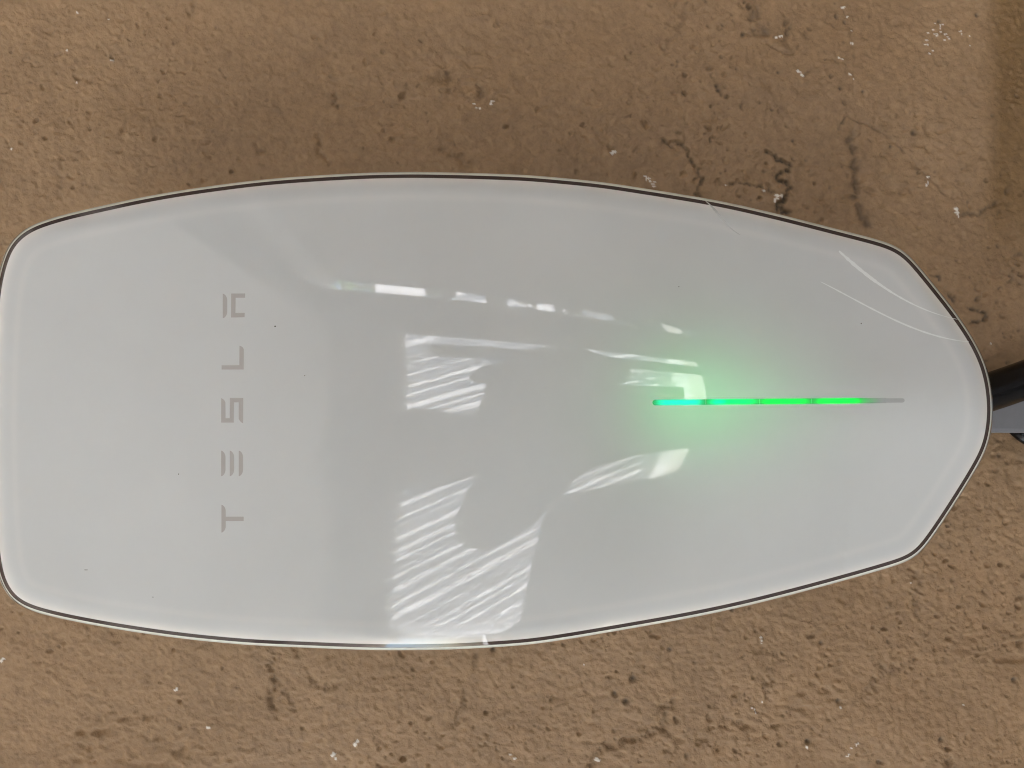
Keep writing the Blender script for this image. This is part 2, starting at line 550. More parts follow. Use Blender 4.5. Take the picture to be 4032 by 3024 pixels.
# ------------------------------------------------------------------ painted reflection lines, and specks on the glass
def painted_glint(pts, wpx, alpha):
    """a pale line painted in for a reflection, tapering at both ends"""
    pts = np.array(pts, float)
    d = np.r_[0, np.cumsum(np.linalg.norm(np.diff(pts, axis=0), axis=1))]
    s = np.linspace(0, d[-1], 60)
    k = np.polyfit(d, pts[:, 0], 3), np.polyfit(d, pts[:, 1], 3)
    x = np.polyval(k[0], s); y = np.polyval(k[1], s)
    t = np.stack([np.gradient(x), np.gradient(y)], 1); t /= np.linalg.norm(t, axis=1, keepdims=True)
    n = np.stack([-t[:, 1], t[:, 0]], 1)
    u = s/s[-1]
    prof = np.interp(u, [p[0] for p in wpx], [p[1] for p in wpx])/2
    prof = prof*(0.8+0.4*rng.random(60))
    q = np.concatenate([np.stack([x, y], 1)+n*prof[:, None], np.stack([x, y], 1)-n*prof[:, None]])
    Pp, Nn = face_points(q[:, 0], q[:, 1], lift=0.00013, with_normals=True)
    fs = [(i, i+1, 60+i+1, 60+i) for i in range(59)]
    A3 = np.cross(Pp[1]-Pp[0], Pp[61]-Pp[0])
    if A3[1] > 0: fs = [f[::-1] for f in fs]
    o = mesh("painted_glint", Pp, fs, alpha, charger)
    set_normals(o, Nn)
    return o
def glint_mat(name, a):
    m = bpy.data.materials.new(name); m.use_nodes = True
    nt = m.node_tree; nt.nodes.clear()
    out = nt.nodes.new("ShaderNodeOutputMaterial")
    d = nt.nodes.new("ShaderNodeBsdfDiffuse"); d.inputs[0].default_value = (0.93, 0.98, 0.98, 1)
    g = nt.nodes.new("ShaderNodeBsdfGlossy"); g.inputs['Roughness'].default_value = 0.65
    ad = nt.nodes.new("ShaderNodeMixShader"); ad.inputs[0].default_value = 0.08
    nt.links.new(d.outputs[0], ad.inputs[1]); nt.links.new(g.outputs[0], ad.inputs[2])
    tr = nt.nodes.new("ShaderNodeBsdfTransparent")
    x = nt.nodes.new("ShaderNodeMixShader"); x.inputs[0].default_value = a
    nt.links.new(tr.outputs[0], x.inputs[1]); nt.links.new(ad.outputs[0], x.inputs[2])
    nt.links.new(x.outputs[0], out.inputs[0])
    return m
SA, SB, SC = glint_mat("glint_bright", 0.95), glint_mat("glint_faint", 0.6), glint_mat("glint_ghost", 0.25)
painted_glint([(3304,988),(3360,1040),(3430,1095),(3500,1143),(3560,1180),(3640,1218),(3700,1240),(3770,1257)], [(0,7),(.12,13),(.3,12),(.45,8),(.7,5),(.9,2.5),(1,1.5)], SA)
painted_glint([(3231,1109),(3310,1150),(3400,1200),(3500,1248),(3580,1284),(3660,1314),(3730,1335),(3815,1345)], [(0,2),(.1,5),(.5,6),(.8,6),(1,2)], SA)
painted_glint([(2778,792),(2810,818),(2826,845),(2850,868),(2880,900),(2915,925)], [(0,3),(.3,9),(.6,8),(1,2)], SB)
def speck(px, py, rx, ry):
    n = 8
    poly = [(px+rx*math.cos(2*math.pi*k/n)*(0.8+0.4*random.random()), py+ry*math.sin(2*math.pi*k/n)*(0.8+0.4*random.random())) for k in range(n)]
    face_poly("dirt_speck", poly, M['speck'], lift=0.00012, step=50)
for s in ((1083,1285,4,3),(703,1867,2.2,2.5),(3391,1274,2,3),(338,2244,8,1.2),(602,2351,3,1.2),(1200,1479,2,2),(2673,1129,2,2)):
    speck(*s)

# ------------------------------------------------------------------ cable and bracket below the charger
def wp(px, py, y): return Vector(wall_point(px, py, y))
cpts = [(3700,1606,-0.050),(3800,1574,-0.050),(3905,1541,-0.050),(4032,1498,-0.050),(4180,1440,-0.048),(4400,1335,-0.045),(4700,1180,-0.04),(5000,1060,-0.035),(5400,1000,-0.035)]
cp = [wp(*c) for c in cpts]
vs, f2 = tube_mesh(cp, [0.0071]*len(cp), n=40)
cable = mesh("charging_cable", vs, f2, M['rubber'], None, smooth=True)
tag(cable, "thick black cable coming out of the bottom of the white charger", "cable")
md = cable.modifiers.new("s", 'SUBSURF'); md.levels = 2; md.render_levels = 2
bm = bmesh.new()
a0, a1 = wall_point(3700, 1560, -0.022), wall_point(4700, 1706, -0.022)
add_box(bm, (a1[0], -0.022, a1[2]), (a0[0], 0.004, a0[2]), 0.002)
br = bmobj("mounting_bracket", bm, M['bracket'], charger)
h0 = wp(4003, 1712, -0.02)
vs, f2 = tube_mesh([wp(3990,1690,-0.018), wp(4020,1712,-0.018), wp(4075,1740,-0.018), wp(4200,1780,-0.018)], [0.0022,0.0026,0.0034,0.0036], n=16)
clip = mesh("bracket_clip", vs, f2, M['rubber'], charger, smooth=True)

# ------------------------------------------------------------------ the stucco wall, real relief
XD = np.arange(-0.196, 0.1961, 0.00047); ZD = np.arange(-0.256, 0.2561, 0.00047)
NX, NZ = len(XD), len(ZD)
def fnoise(sx, sz, seed):
    g = np.random.default_rng(seed).standard_normal((NZ, NX))
    fx = np.fft.fftfreq(NX, 0.00047); fz = np.fft.fftfreq(NZ, 0.00047)
    k = np.exp(-2*math.pi**2*((fx[None, :]*sx)**2+(fz[:, None]*sz)**2))
    r = np.fft.ifft2(np.fft.fft2(g)*k).real
    return r/r.std()
XX, ZZ = np.meshgrid(XD, ZD)
PX = CX-ZZ*F/0.335; PY = CY-XX*F/0.335         # photo pixel each wall point is seen at
def sm(a, lo, hi): 
    t = np.clip((a-lo)/(hi-lo), 0, 1); return t*t*(3-2*t)
rough_zone = 0.35+0.65*sm(PX+0.35*PY, 500, 1700)
H = np.zeros_like(XX)
H += 0.00095*fnoise(.022, .030, 1)+0.00038*fnoise(.008, .010, 2)
warp = fnoise(.02, .02, 40)
str1 = fnoise(.0024, .0010, 3); str2 = fnoise(.0010, .0026, 4)
mixw = sm(warp, -0.7, 0.7)
H += 0.000055*(str1*mixw+str2*(1-mixw))*(0.7+0.5*sm(fnoise(.02,.02,60),-1,1))
H += 0.00010*fnoise(.0009, .0010, 5)*rough_zone+0.00011*fnoise(.0005, .0006, 6)
bl = fnoise(.0016, .0017, 7)
bumps = np.maximum(bl-1.6, 0)
H += 0.00030*np.minimum(bumps, 1.2)*sm(fnoise(.03, .03, 8), -0.4, 1.0)
cl = fnoise(.00085, .00105, 9)
H -= 0.0010*np.minimum(np.maximum(cl-1.55, 0), 1.0)*sm(fnoise(.016, .016, 10)+0.5*sm(PX+0.3*PY, 1500, 2800), -0.3, 1.5)
# crumbly dragged patches
cr = fnoise(.0011, .0016, 11)
band = sm(fnoise(.010, .022, 12), 0.7, 1.9)
H -= 0.0005*np.abs(np.minimum(cr, 0))*band
GR = np.zeros_like(H)        # grime of its own
WF = np.zeros_like(H)        # bare white plaster flecks
def local(cx, cy, r):
    """index window round a photo pixel position"""
    X = (CY-cy)*0.335/F; Z = -(cx-CX)*0.335/F
    i0 = max(int((Z-r-ZD[0])/0.00047), 0); i1 = min(int((Z+r-ZD[0])/0.00047)+2, NZ)
    j0 = max(int((X-r-XD[0])/0.00047), 0); j1 = min(int((X+r-XD[0])/0.00047)+2, NX)
    return (slice(i0, i1), slice(j0, j1)), X, Z
def pit(cx, cy, r, dep, grime=0.0, el=1.0, ang=0.0):
    sl_, X, Z = local(cx, cy, r*4)
    if sl_[0].start >= sl_[0].stop or sl_[1].start >= sl_[1].stop: return
    x = XX[sl_]-X; z = ZZ[sl_]-Z
    u = (x*math.cos(ang)+z*math.sin(ang))/(r*el); v = (-x*math.sin(ang)+z*math.cos(ang))/r
    q = np.sqrt(u*u+v*v)
    H[sl_] -= dep*np.exp(-q**3)
    H[sl_] += 0.12*dep*np.exp(-((q-1.5)/0.35)**2)
    if grime: GR[sl_] = np.maximum(GR[sl_], grime*np.exp(-(q*0.9)**2))
prg = random.Random(21)
DN = sm(fnoise(.014, .014, 77), -1.2, 1.2)
for k in range(5200):
    x = prg.uniform(-60, 4100); y = prg.uniform(-60, 3090)
    dens = 0.25+0.75*float(x > 1500)*1.0
    if y > 2300: dens = 0.45+0.55*min(1, max(0, (x-600)/1400))
    if y < 700 and x > 3350: dens = 0.22
    if y < 800 and x < 1100: dens = 0.18
    ix = int(((CY-y)*0.335/F-XD[0])/0.00047); iz = int((-(x-CX)*0.335/F-ZD[0])/0.00047)
    if 0 <= ix < NX and 0 <= iz < NZ: dens *= DN[iz, ix]
    if prg.random() > dens: continue
    s = prg.random()
    r = 0.00044+0.00045*s**2.5+(0.0004 if prg.random() < 0.05 else 0)
    pit(x, y, r, r*prg.uniform(0.8, 1.5), prg.choice([0, 0, 0.25, 0.5]), prg.uniform(0.9, 1.7), prg.uniform(0, 3.1))
def crack(pts, w, dep, grime, jit=5.0, seed=0):
    rr = random.Random(seed)
    P0 = np.array(pts, float)
    d = np.r_[0, np.cumsum(np.linalg.norm(np.diff(P0, axis=0), axis=1))]
    n = max(int(d[-1]/3.0), 2)
    s = np.linspace(0, d[-1], n)
    x = np.interp(s, d, P0[:, 0]); y = np.interp(s, d, P0[:, 1])
    jx = np.convolve([rr.gauss(0, 1) for _ in range(n+8)], np.ones(5)/5, 'same')[4:-4]*jit*1.6
    jy = np.convolve([rr.gauss(0, 1) for _ in range(n+8)], np.ones(5)/5, 'same')[4:-4]*jit*1.6
    am = np.abs(np.convolve([rr.gauss(0, 1) for _ in range(n+12)], np.ones(9)/9, 'same')[6:-6])*3
    for i in range(n):
        a = min(1.0, 0.35+0.6*am[i]) * min(1, (i+1)/6, (n-i)/6)
        sl_, X, Z = local(x[i]+jx[i], y[i]+jy[i], w*3)
        if sl_[0].start >= sl_[0].stop or sl_[1].start >= sl_[1].stop: continue
        q = ((XX[sl_]-X)**2+(ZZ[sl_]-Z)**2)/(w*(0.6+0.5*a))**2
        C[sl_] = np.maximum(C[sl_], dep*a*np.exp(-q))
        if grime: GR[sl_] = np.maximum(GR[sl_], grime*a*np.exp(-q*0.7))
C = np.zeros_like(H)
def zz6(l): return [(2600+a/1.5447, b/1.5447) for a, b in l]
crack(zz6([(0,838),(50,880),(75,895),(55,862),(100,865),(150,895),(178,915),(175,950),(205,990),(232,1020),(240,1060),(272,1080),(240,1120),(232,1150),(255,1195)]), .0006, .0009, .75, 3, 1)
crack(zz6([(640,915),(700,940),(712,965),(760,985),(795,1000),(790,1030),(745,1050),(712,1070),(730,1095),(770,1100),(790,1140),(765,1175),(745,1215),(720,1240),(715,1290)]), .0007, .0010, .85, 4, 2)
crack(zz6([(745,1180),(762,1230),(740,1275),(800,1300)]), .0008, .001, .9, 5, 3)
crack(zz6([(660,1130),(672,1160),(700,1175)]), .0006, .0008, .8, 3, 4)
crack(zz6([(410,1108),(470,1102),(540,1118),(570,1130),(640,1138)]), .0004, .0006, .7, 3, 5)
crack(zz6([(1075,735),(1085,790),(1090,760),(1115,730),(1130,700)]), .0005, .0008, .5, 2, 6)
crack(zz6([(1165,800),(1160,870),(1190,960),(1180,1010),(1200,1080),(1190,1170),(1200,1240),(1225,1300),(1250,1350),(1262,1390)]), .0011, .0007, .55, 7, 7)
crack(zz6([(1130,700),(1200,740),(1300,775),(1400,835),(1450,880),(1530,945),(1610,1040),(1700,1130),(1760,1200)]), .0005, .0004, .18, 3, 8)
crack(zz6([(1825,1308),(1880,1300),(1940,1302),(1960,1280),(2020,1250),(2080,1222)]), .0007, .0006, .55, 3, 9)
crack(zz6([(650,265),(700,295),(760,330),(800,330),(840,300),(860,268)]), .0006, .0006, .2, 3, 10)
crack(zz6([(480,20),(560,80),(600,140),(640,200),(520,190)]), .0011, .0008, .45, 9, 11)
crack(zz6([(785,110),(770,190),(740,240),(745,275)]), .0008, .0008, .45, 6, 12)
crack(zz6([(570,0),(590,60),(600,130)]), .0008, .0008, .35, 6, 13)
crack(zz6([(160,30),(130,90),(120,200),(60,250),(20,330)]), .0008, .0005, .3, 8, 14)
crack(zz6([(1110,20),(1150,110),(1165,190),(1168,260),(1180,340),(1165,480),(1165,620)]), .0003, .0003, .12, 2, 15)
crack(zz6([(890,170),(880,210),(905,240)]), .0005, .0006, .5, 3, 16)
crack(zz6([(925,415),(880,455),(860,480)]), .0005, .0006, .4, 3, 17)
def z5(l): return [(3500+a/4.147, 1000+b/4.147) for a, b in l]
crack(z5([(650,340),(740,375),(815,365),(805,430),(745,450)]), .0005, .0007, .8, 1.5, 18)
crack(z5([(840,600),(880,640)]), .0005, .0008, .9, 1.5, 19)
crack(z5([(965,630),(990,690),(1040,760),(1080,825)]), .0006, .0008, .7, 1.5, 20)
crack(z5([(1260,880),(1370,900),(1450,940),(1560,950),(1600,1000),(1560,1070),(1450,1110),(1370,1100),(1320,1150)]), .0006, .0008, .75, 2.5, 21)
crack(z5([(2100,200),(2050,290),(2040,400),(1930,480)]), .0005, .0006, .4, 3, 22)
# below the charger (lower part of the photograph)
def z7(l): return [(2016+a/1.0972, 1800+b/1.0972) for a, b in l]
def z8(l): return [(a/1.0972, 2300+b/1.0972) for a, b in l]
crack(z8([(1190,280),(1175,330),(1185,390),(1200,430),(1175,480),(1200,530)]), .0009, .0008, .4, 7, 30)
crack(z8([(1225,430),(1280,530),(1260,560)]), .0007, .0006, .3, 7, 31)
crack(z8([(1330,390),(1400,440),(1480,420)]), .0009, .0006, .3, 9, 32)
crack(z8([(2065,285),(2060,330),(2040,370)]), .0009, .0008, .5, 6, 33)
crack(z8([(2010,470),(1990,560),(1960,640)]), .0008, .0007, .35, 9, 34)
crack(z7([(640,1080),(700,1050),(640,1170),(560,1210),(480,1230),(400,1250),(370,1290),(330,1343)]), .0011, .0009, .45, 7, 35)
crack(z7([(900,1120),(980,1150),(1020,1160)]), .001, .0007, .35, 7, 36)
crack(z7([(1060,820),(1140,850),(1130,900),(1100,960),(1110,1040)]), .0010, .0006, .25, 14, 37)
crack(z7([(1750,490),(1780,530),(1750,590),(1770,700)]), .0009, .0005, .45, 12, 38)
crack(z7([(1690,870),(1660,910),(1600,930),(1560,990),(1500,1020),(1520,1070)]), .0010, .0006, .4, 14, 39)
crack(z7([(1400,885),(1430,880)]), .0008, .0006, .5, 2, 40)
crack(z8([(640,300),(650,400),(640,520)]), .0012, .0003, .18, 8, 41)
crack(z8([(240,300),(250,380)]), .001, .0004, .2, 6, 42)
# above the charger, left half
def z9(l): return [(a/1.0972, b/1.0972) for a, b in l]
crack(z9([(262,690),(265,780),(270,870)]), .0009, .0005, .3, 6, 50)
crack(z9([(1365,570),(1385,620),(1380,660),(1440,720)]), .0009, .0008, .35, 5, 51)
crack(z9([(1920,290),(1940,350),(1935,400)]), .0009, .0008, .5, 9, 52)
crack(z9([(2060,360),(2085,400),(2060,430)]), .0008, .0007, .5, 7, 53)
crack(z9([(1440,400),(1450,470)]), .0009, .0008, .5, 6, 54)
crack(z9([(1100,620),(1140,640),(1110,665)]), .0009, .0008, .35, 7, 55)
crack(z9([(1900,640),(1990,690),(2050,720)]), .0010, .0008, .4, 9, 56)
crack(z9([(830,0),(840,30),(800,60)]), .0009, .0007, .3, 8, 57)
H -= C*1.5
GR *= 0.62+0.38*sm(PX, 2500, 2800)*(1-sm(PY, 1500, 1900))
for x, y, r in ((3598,522,.0011),(3852,55,.0008),(3701,80,.0007),(2925,136,.0008),(2820,340,.0009),(2827,358,.001),(3121,555,.0006),(3060,290,.0005),
                (3508,575,.0006),(3300,355,.0006),(3392,365,.0006),(2636,2555,.0009),(3233,2532,.0008),(2490,2670,.0013),(2465,2760,.0013),(2420,2732,.0013),
                (3702,2910,.0010),(3302,2760,.0009),(3700,2010,.0005),(4000,2680,.001),(3180,2920,.001),(2880,2400,.0007),(3460,3000,.0010),(1940,2560,.001)):
    pit(x, y, r, r*0.8, 0.8)
def fleck(cx, cy, n, spread, r):
    for _ in range(n):
        x = cx+prg.gauss(0, spread); y = cy+prg.gauss(0, spread)
        sl_, X, Z = local(x, y, r*4)
        if sl_[0].start >= sl_[0].stop or sl_[1].start >= sl_[1].stop: continue
        a = prg.uniform(0.6, 1.6)
        q = ((XX[sl_]-X)*a)**2+((ZZ[sl_]-Z)/a)**2
        WF[sl_] = np.maximum(WF[sl_], np.clip((1.0-q/r**2*1.9)*3, 0, 1))
        H[sl_] += 0.00025*np.exp(-q/r**2)
for a in ((2416,603,4,5,.0009),(2553,700,4,7,.0008),(2570,720,4,6,.0008),(3062,775,5,7,.0011),(3660,703,4,9,.0008),(3770,828,6,7,.0009),(3775,845,2,3,.0006),
          (3142,286,2,3,.0009),(3152,300,2,3,.0008),(3075,152,4,9,.0006),(3325,23,3,3,.0008),(3341,62,2,2,.0006),(3355,118,1,1,.0006),(3356,170,2,2,.0006),
          (3342,302,2,3,.0007),(3353,318,1,1,.0005),(3311,234,2,6,.0006),(3722,104,6,13,.00055),(3775,120,3,9,.0005),(3680,130,5,15,.00055),(3652,170,4,9,.0006),
          (3660,205,3,7,.0006),(3828,150,2,9,.0005),(3730,150,5,12,.0005),(3010,746,3,5,.0006),(2865,725,2,2,.0005),
          (1885,415,3,8,.0008),(1935,410,3,5,.0008),(440,238,2,3,.0008),(305,328,2,2,.0006),(262,197,1,1,.0006),(302,50,1,1,.0007),(428,77,1,1,.0005),(47,590,2,2,.0005),
          (12,2598,3,5,.0009),(700,2707,3,4,.0008),(827,2858,2,2,.0011),(1406,2921,4,5,.0010),(1312,2975,4,8,.0009),(1315,2962,3,4,.0008),
          (2996,2510,2,2,.0006),(2996,2522,2,2,.0006),(2996,2532,2,2,.0005),(2980,2795,3,8,.0006),(2998,2765,1,1,.0006),(3306,2786,2,5,.0006),
          (2350,2990,3,3,.0009),(3180,2950,2,5,.0007),(3337,2970,2,5,.0006),(3592,2298,1,1,.0005),(3797,2780,1,1,.0005),(2022,2975,3,6,.0008),(2298,2620,1,1,.0005),(3900,1352,1,1,.0006),(3370,2930,4,14,.0006)):
    fleck(*a)
# slight step back along the upper right; a cast shadow is painted over it
shade_step = sm(PX+0.02*PY, 3862, 3965)*(1-sm(PY, 720, 1150))
H -= 0.0008*shade_step
for kx in range(3):
    H = H
fade = sm(0.196-np.abs(XX), 0, .012)*sm(0.256-np.abs(ZZ), 0, .012)
H *= fade
lowtint = fnoise(.012, .018, 30); fine = fnoise(.0009, .0009, 31); mid_ = fnoise(.004, .005, 32)
# outer coarse lines
xo = np.array([-5.7, -4.0, -2.5, -1.2, -0.6, -0.3]); xr = np.array([0.3, 0.6, 1.0, 1.35])
zo = np.array([-1.45, -1.0, -0.6, -0.35]); zr = np.array([0.35, 0.6, 0.9, 1.21])
XA = np.concatenate([xo, XD, xr]); ZA = np.concatenate([zo, ZD, zr])
def pad(A, val=None):
    B = np.zeros((len(ZA), len(XA)), A.dtype)
    B[len(zo):len(zo)+NZ, len(xo):len(xo)+NX] = A
    return B
HA, GA, WA = pad(H), pad(GR*fade), pad(WF*fade)
TA = pad((0.018*lowtint+0.03*fine+0.010*mid_-0.02*np.maximum(fnoise(.0006,.0006,33)-0.8, 0))*fade)
SA_ = pad(shade_step*fade)
GX, GZ = np.meshgrid(XA, ZA)
co = np.stack([GX.ravel(), -HA.ravel(), (GZ+1.45).ravel()], 1).astype(np.float32)
nx, nz = len(XA), len(ZA)
idx = np.arange(nx*nz).reshape(nz, nx)
quads = np.stack([idx[:-1, :-1], idx[:-1, 1:], idx[1:, 1:], idx[1:, :-1]], -1).reshape(-1, 4).astype(np.int32)
wme = bpy.data.meshes.new("stucco_wall")
wme.vertices.add(len(co)); wme.vertices.foreach_set("co", co.ravel())
wme.loops.add(quads.size); wme.loops.foreach_set("vertex_index", quads.ravel())
wme.polygons.add(len(quads))
wme.polygons.foreach_set("loop_start", np.arange(0, quads.size, 4, dtype=np.int32))
wme.polygons.foreach_set("loop_total", np.full(len(quads), 4, np.int32))
wme.polygons.foreach_set("use_smooth", np.ones(len(quads), bool))
wme.update(); wme.validate()
ca = wme.color_attributes.new("wear_and_shade", 'FLOAT_COLOR', 'POINT')
cc = np.stack([GA.ravel(), WA.ravel(), TA.ravel()+0.5, SA_.ravel()], 1).astype(np.float32)  # grime, bare flecks, tone, painted shadow strip
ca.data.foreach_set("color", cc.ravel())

def wall_material():
    m, nt, b = new_mat("brown_stucco_paint")
    L = nt.links
    at = nt.nodes.new("ShaderNodeAttribute"); at.attribute_name = "wear_and_shade"
    sep = nt.nodes.new("ShaderNodeSeparateColor"); L.new(at.outputs['Color'], sep.inputs[0])
    tc = nt.nodes.new("ShaderNodeTexCoord")
    nz = nt.nodes.new("ShaderNodeTexNoise"); nz.inputs['Scale'].default_value = 900; nz.inputs['Detail'].default_value = 5
    L.new(tc.outputs['Object'], nz.inputs['Vector'])
    # tone = 1 + 2*(T-0.5) + fine
    t1 = nt.nodes.new("ShaderNodeMath"); t1.operation = 'MULTIPLY_ADD'
    L.new(sep.outputs[2], t1.inputs[0]); t1.inputs[1].default_value = 1.6; t1.inputs[2].default_value = 0.20
    t2 = nt.nodes.new("ShaderNodeMath"); t2.operation = 'MULTIPLY_ADD'
    L.new(nz.outputs[0], t2.inputs[0]); t2.inputs[1].default_value = 0.3; t2.inputs[2].default_value = -0.15
    t3 = nt.nodes.new("ShaderNodeMath"); L.new(t1.outputs[0], t3.inputs[0]); L.new(t2.outputs[0], t3.inputs[1])
    sc_ = nt.nodes.new("ShaderNodeVectorMath"); sc_.operation = 'SCALE'
    sc_.inputs[0].default_value = WALL_COL
    L.new(t3.outputs[0], sc_.inputs['Scale'])
    # a cast shadow painted in as a browner strip
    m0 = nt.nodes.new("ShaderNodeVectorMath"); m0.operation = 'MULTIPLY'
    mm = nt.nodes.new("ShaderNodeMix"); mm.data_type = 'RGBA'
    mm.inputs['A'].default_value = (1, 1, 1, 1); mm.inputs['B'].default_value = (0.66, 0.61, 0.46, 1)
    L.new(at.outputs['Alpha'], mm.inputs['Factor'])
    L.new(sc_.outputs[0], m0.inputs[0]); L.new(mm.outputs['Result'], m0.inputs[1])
    m1 = nt.nodes.new("ShaderNodeMix"); m1.data_type = 'RGBA'
    L.new(sep.outputs[0], m1.inputs['Factor']); L.new(m0.outputs[0], m1.inputs['A'])
    m1.inputs['B'].default_value = (0.045, 0.036, 0.026, 1)
    m2 = nt.nodes.new("ShaderNodeMix"); m2.data_type = 'RGBA'
    L.new(sep.outputs[1], m2.inputs['Factor']); L.new(m1.outputs['Result'], m2.inputs['A'])
    m2.inputs['B'].default_value = (0.80, 0.77, 0.70, 1)
    L.new(m2.outputs['Result'], b.inputs['Base Color'])
    b.inputs['Roughness'].default_value = 0.52
    b.inputs['Specular IOR Level'].default_value = 0.4
    nb = nt.nodes.new("ShaderNodeTexNoise"); nb.inputs['Scale'].default_value = 1300; nb.inputs['Detail'].default_value = 3
    L.new(tc.outputs['Object'], nb.inputs['Vector'])
    bp = nt.nodes.new("ShaderNodeBump"); bp.inputs['Strength'].default_value = 0.8; bp.inputs['Distance'].default_value = 0.0003
    L.new(nb.outputs[0], bp.inputs['Height']); L.new(bp.outputs[0], b.inputs['Normal'])
    return m
WALL_COL = (0.330, 0.217, 0.118)
M['stucco'] = wall_material()
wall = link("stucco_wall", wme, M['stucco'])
tag(wall, "rough brown painted stucco wall with cracks and small pits behind the white charger", "wall")

# ------------------------------------------------------------------ the open garage the glass mirrors
tag(mesh("ground", [(-80,-80,-0.75),(80,-80,-0.75),(80,80,-0.75),(-80,80,-0.75)], [(0,1,2,3)], M['ground']), kind="structure")
tag(box("garage_floor", (-5.85,-3.90,-0.76), (1.50,0.2,-0.001), M['floor']), kind="structure")
def roof_material():
    m = bpy.data.materials.new("milky_roof_sheet"); m.use_nodes = True
    nt = m.node_tree; nt.nodes.clear()
    out = nt.nodes.new("ShaderNodeOutputMaterial")
    d = nt.nodes.new("ShaderNodeBsdfDiffuse"); d.inputs[0].default_value = (0.70, 0.66, 0.60, 1)
    t = nt.nodes.new("ShaderNodeBsdfTranslucent"); t.inputs[0].default_value = (0.88, 0.86, 0.80, 1)
    x = nt.nodes.new("ShaderNodeMixShader"); x.inputs[0].default_value = 0.034
    nt.links.new(d.outputs[0], x.inputs[1]); nt.links.new(t.outputs[0], x.inputs[2])
    nt.links.new(x.outputs[0], out.inputs[0])
    return m
rv, rf = [], []
nr = int((1.45+7.4)/0.0225)  # sheet overhangs the open side, added to keep sun off the floor
for k in range(nr+1):
    x = -7.4+k*0.0225; z = 2.685+0.012*math.sin(2*math.pi*k/4)
    rv += [(x, -3.66, z), (x, 0.10, z)]
    if k: rf.append((2*k-2, 2*k, 2*k+1, 2*k-1))
tag(mesh("ceiling", rv, rf, roof_material()), kind="structure")
tag(box("back_wall_core", (-5.8,0.03,-0.0), (1.45,0.13,2.655), M['inner_wall']), "plain backing of the brown stucco wall, behind the charger", "wall")
tag(box("side_wall", (1.352,-3.49,0.002), (1.45,0.028,2.658), M['inner_wall']), "tall brown side wall of the garage on the socket side", "wall")
sw = bpy.data.objects["side_wall"]; sw["label"] = "brown painted side wall of the garage beside the narrow sidelight"
tag(box("corner_column", (-5.8,-3.62,0.002), (-5.66,-3.49,2.658), M['jamb']), "brown corner column holding up the garage roof at its open end", "column")
bpy.data.objects["back_wall_core"].name = "backing_wall"
tag(box("ceiling_beam", (0.84,-3.49,2.50), (1.00,-0.02,2.668), M['beam']), "dark ceiling beam above the jamb post", "beam")
tag(box("ceiling_beam", (-2.95,-3.49,2.54), (-2.81,-0.02,2.668), M['beam']), "dark ceiling beam furthest from the sidelight", "beam")
tag(box("ceiling_beam", (-1.30,-3.49,2.54), (-1.16,-0.02,2.668), M['pale_beam']), "pale ceiling beam above the low wall", "beam")
tag(box("added_half_wall", (-5.80,-3.48,0.002), (-5.68,0.028,1.25), M["inner_wall"]), "added waist high brown wall along the garage's open side", "wall")  # half wall added to cut the light from the open side
fw = empty("front_wall", (0, -3.55, 0), "garage front wall with a wide vehicle opening and a narrow sidelight", "wall")
box("header", (-5.8,-3.62,2.20), (1.12,-3.50,2.668), M['jamb'], fw)
box("jamb_post", (0.76,-3.615,0.004), (1.12,-3.505,2.198), M['jamb'], fw)
box("sidelight_frame", (1.122,-3.625,0.004), (1.16,-3.495,2.656), M['white_board'], fw)
box("corner_post", (1.29,-3.62,0.004), (1.35,-3.50,2.656), M['jamb'], fw)
box("header_trim", (-5.8,-3.64,2.165), (0.76,-3.50,2.198), M['white_board'], fw)
lw = empty("low_wall", (0, -3.8, 0), "dark low block wall closing off the left part of the garage opening", "wall")
box("wall_section", (-5.66,-3.86,0.0), (-1.50,-3.74,1.02), M['low'], lw)
box("coping", (-5.66,-3.88,1.022), (-1.48,-3.72,1.052), M['low'], lw)
vs, f2 = tube_mesh([(0.655,-3.98,-0.75),(0.655,-3.98,1.2),(0.655,-3.98,1.98),(0.655,-3.98,2.06)], [0.085,0.085,0.085,0.04], n=20)
tag(mesh("round_post", vs, f2, M['low'], None, smooth=True), "thick dark round post standing outside the jamb", "post")

def per_board(m, amt):
    nt = m.node_tree; b = nt.nodes["Principled BSDF"]
    src = b.inputs['Base Color'].links[0].from_socket
    oi = nt.nodes.new("ShaderNodeObjectInfo")
    mr = nt.nodes.new("ShaderNodeMapRange"); mr.inputs[3].default_value = 1-amt; mr.inputs[4].default_value = 1.0
    nt.links.new(oi.outputs['Random'], mr.inputs[0])
    vm = nt.nodes.new("ShaderNodeVectorMath"); vm.operation = 'SCALE'
    nt.links.new(src, vm.inputs[0]); nt.links.new(mr.outputs[0], vm.inputs['Scale'])
    nt.links.new(vm.outputs[0], b.inputs['Base Color'])
per_board(M['plank'], 0.35)
fence = empty("board_fence", (0, -6.5, 0), "pale vertical board fence striped with sunlight across the drive", "fence")
bx = -12.0; fme = None; k = 0
while bx < 1.62:
    if fme is None:
        bm = bmesh.new(); add_box(bm, (0, -0.012, -0.75), (0.192, 0.012, 3.05), 0.004)
        fme = bpy.data.meshes.new("plank"); bm.to_mesh(fme); bm.free(); fme.materials.append(M['plank'])
    o = bpy.data.objects.new("plank", fme); COL.objects.link(o)
    o.parent = fence
    o.location = (bx, prg.uniform(-0.008, 0.008), 0.0)
    bx += 0.2
box("rail", (-12, -6.56, 0.4), (1.62, -6.52, 0.5), M['plank'], fence)
box("rail", (-12, -6.56, 2.4), (1.62, -6.52, 2.5), M['plank'], fence)
pg = empty("pergola", (0, -5.0, 3.2), "timber slat pergola standing along the board fence", "pergola")
bx = -12.6; sme = None
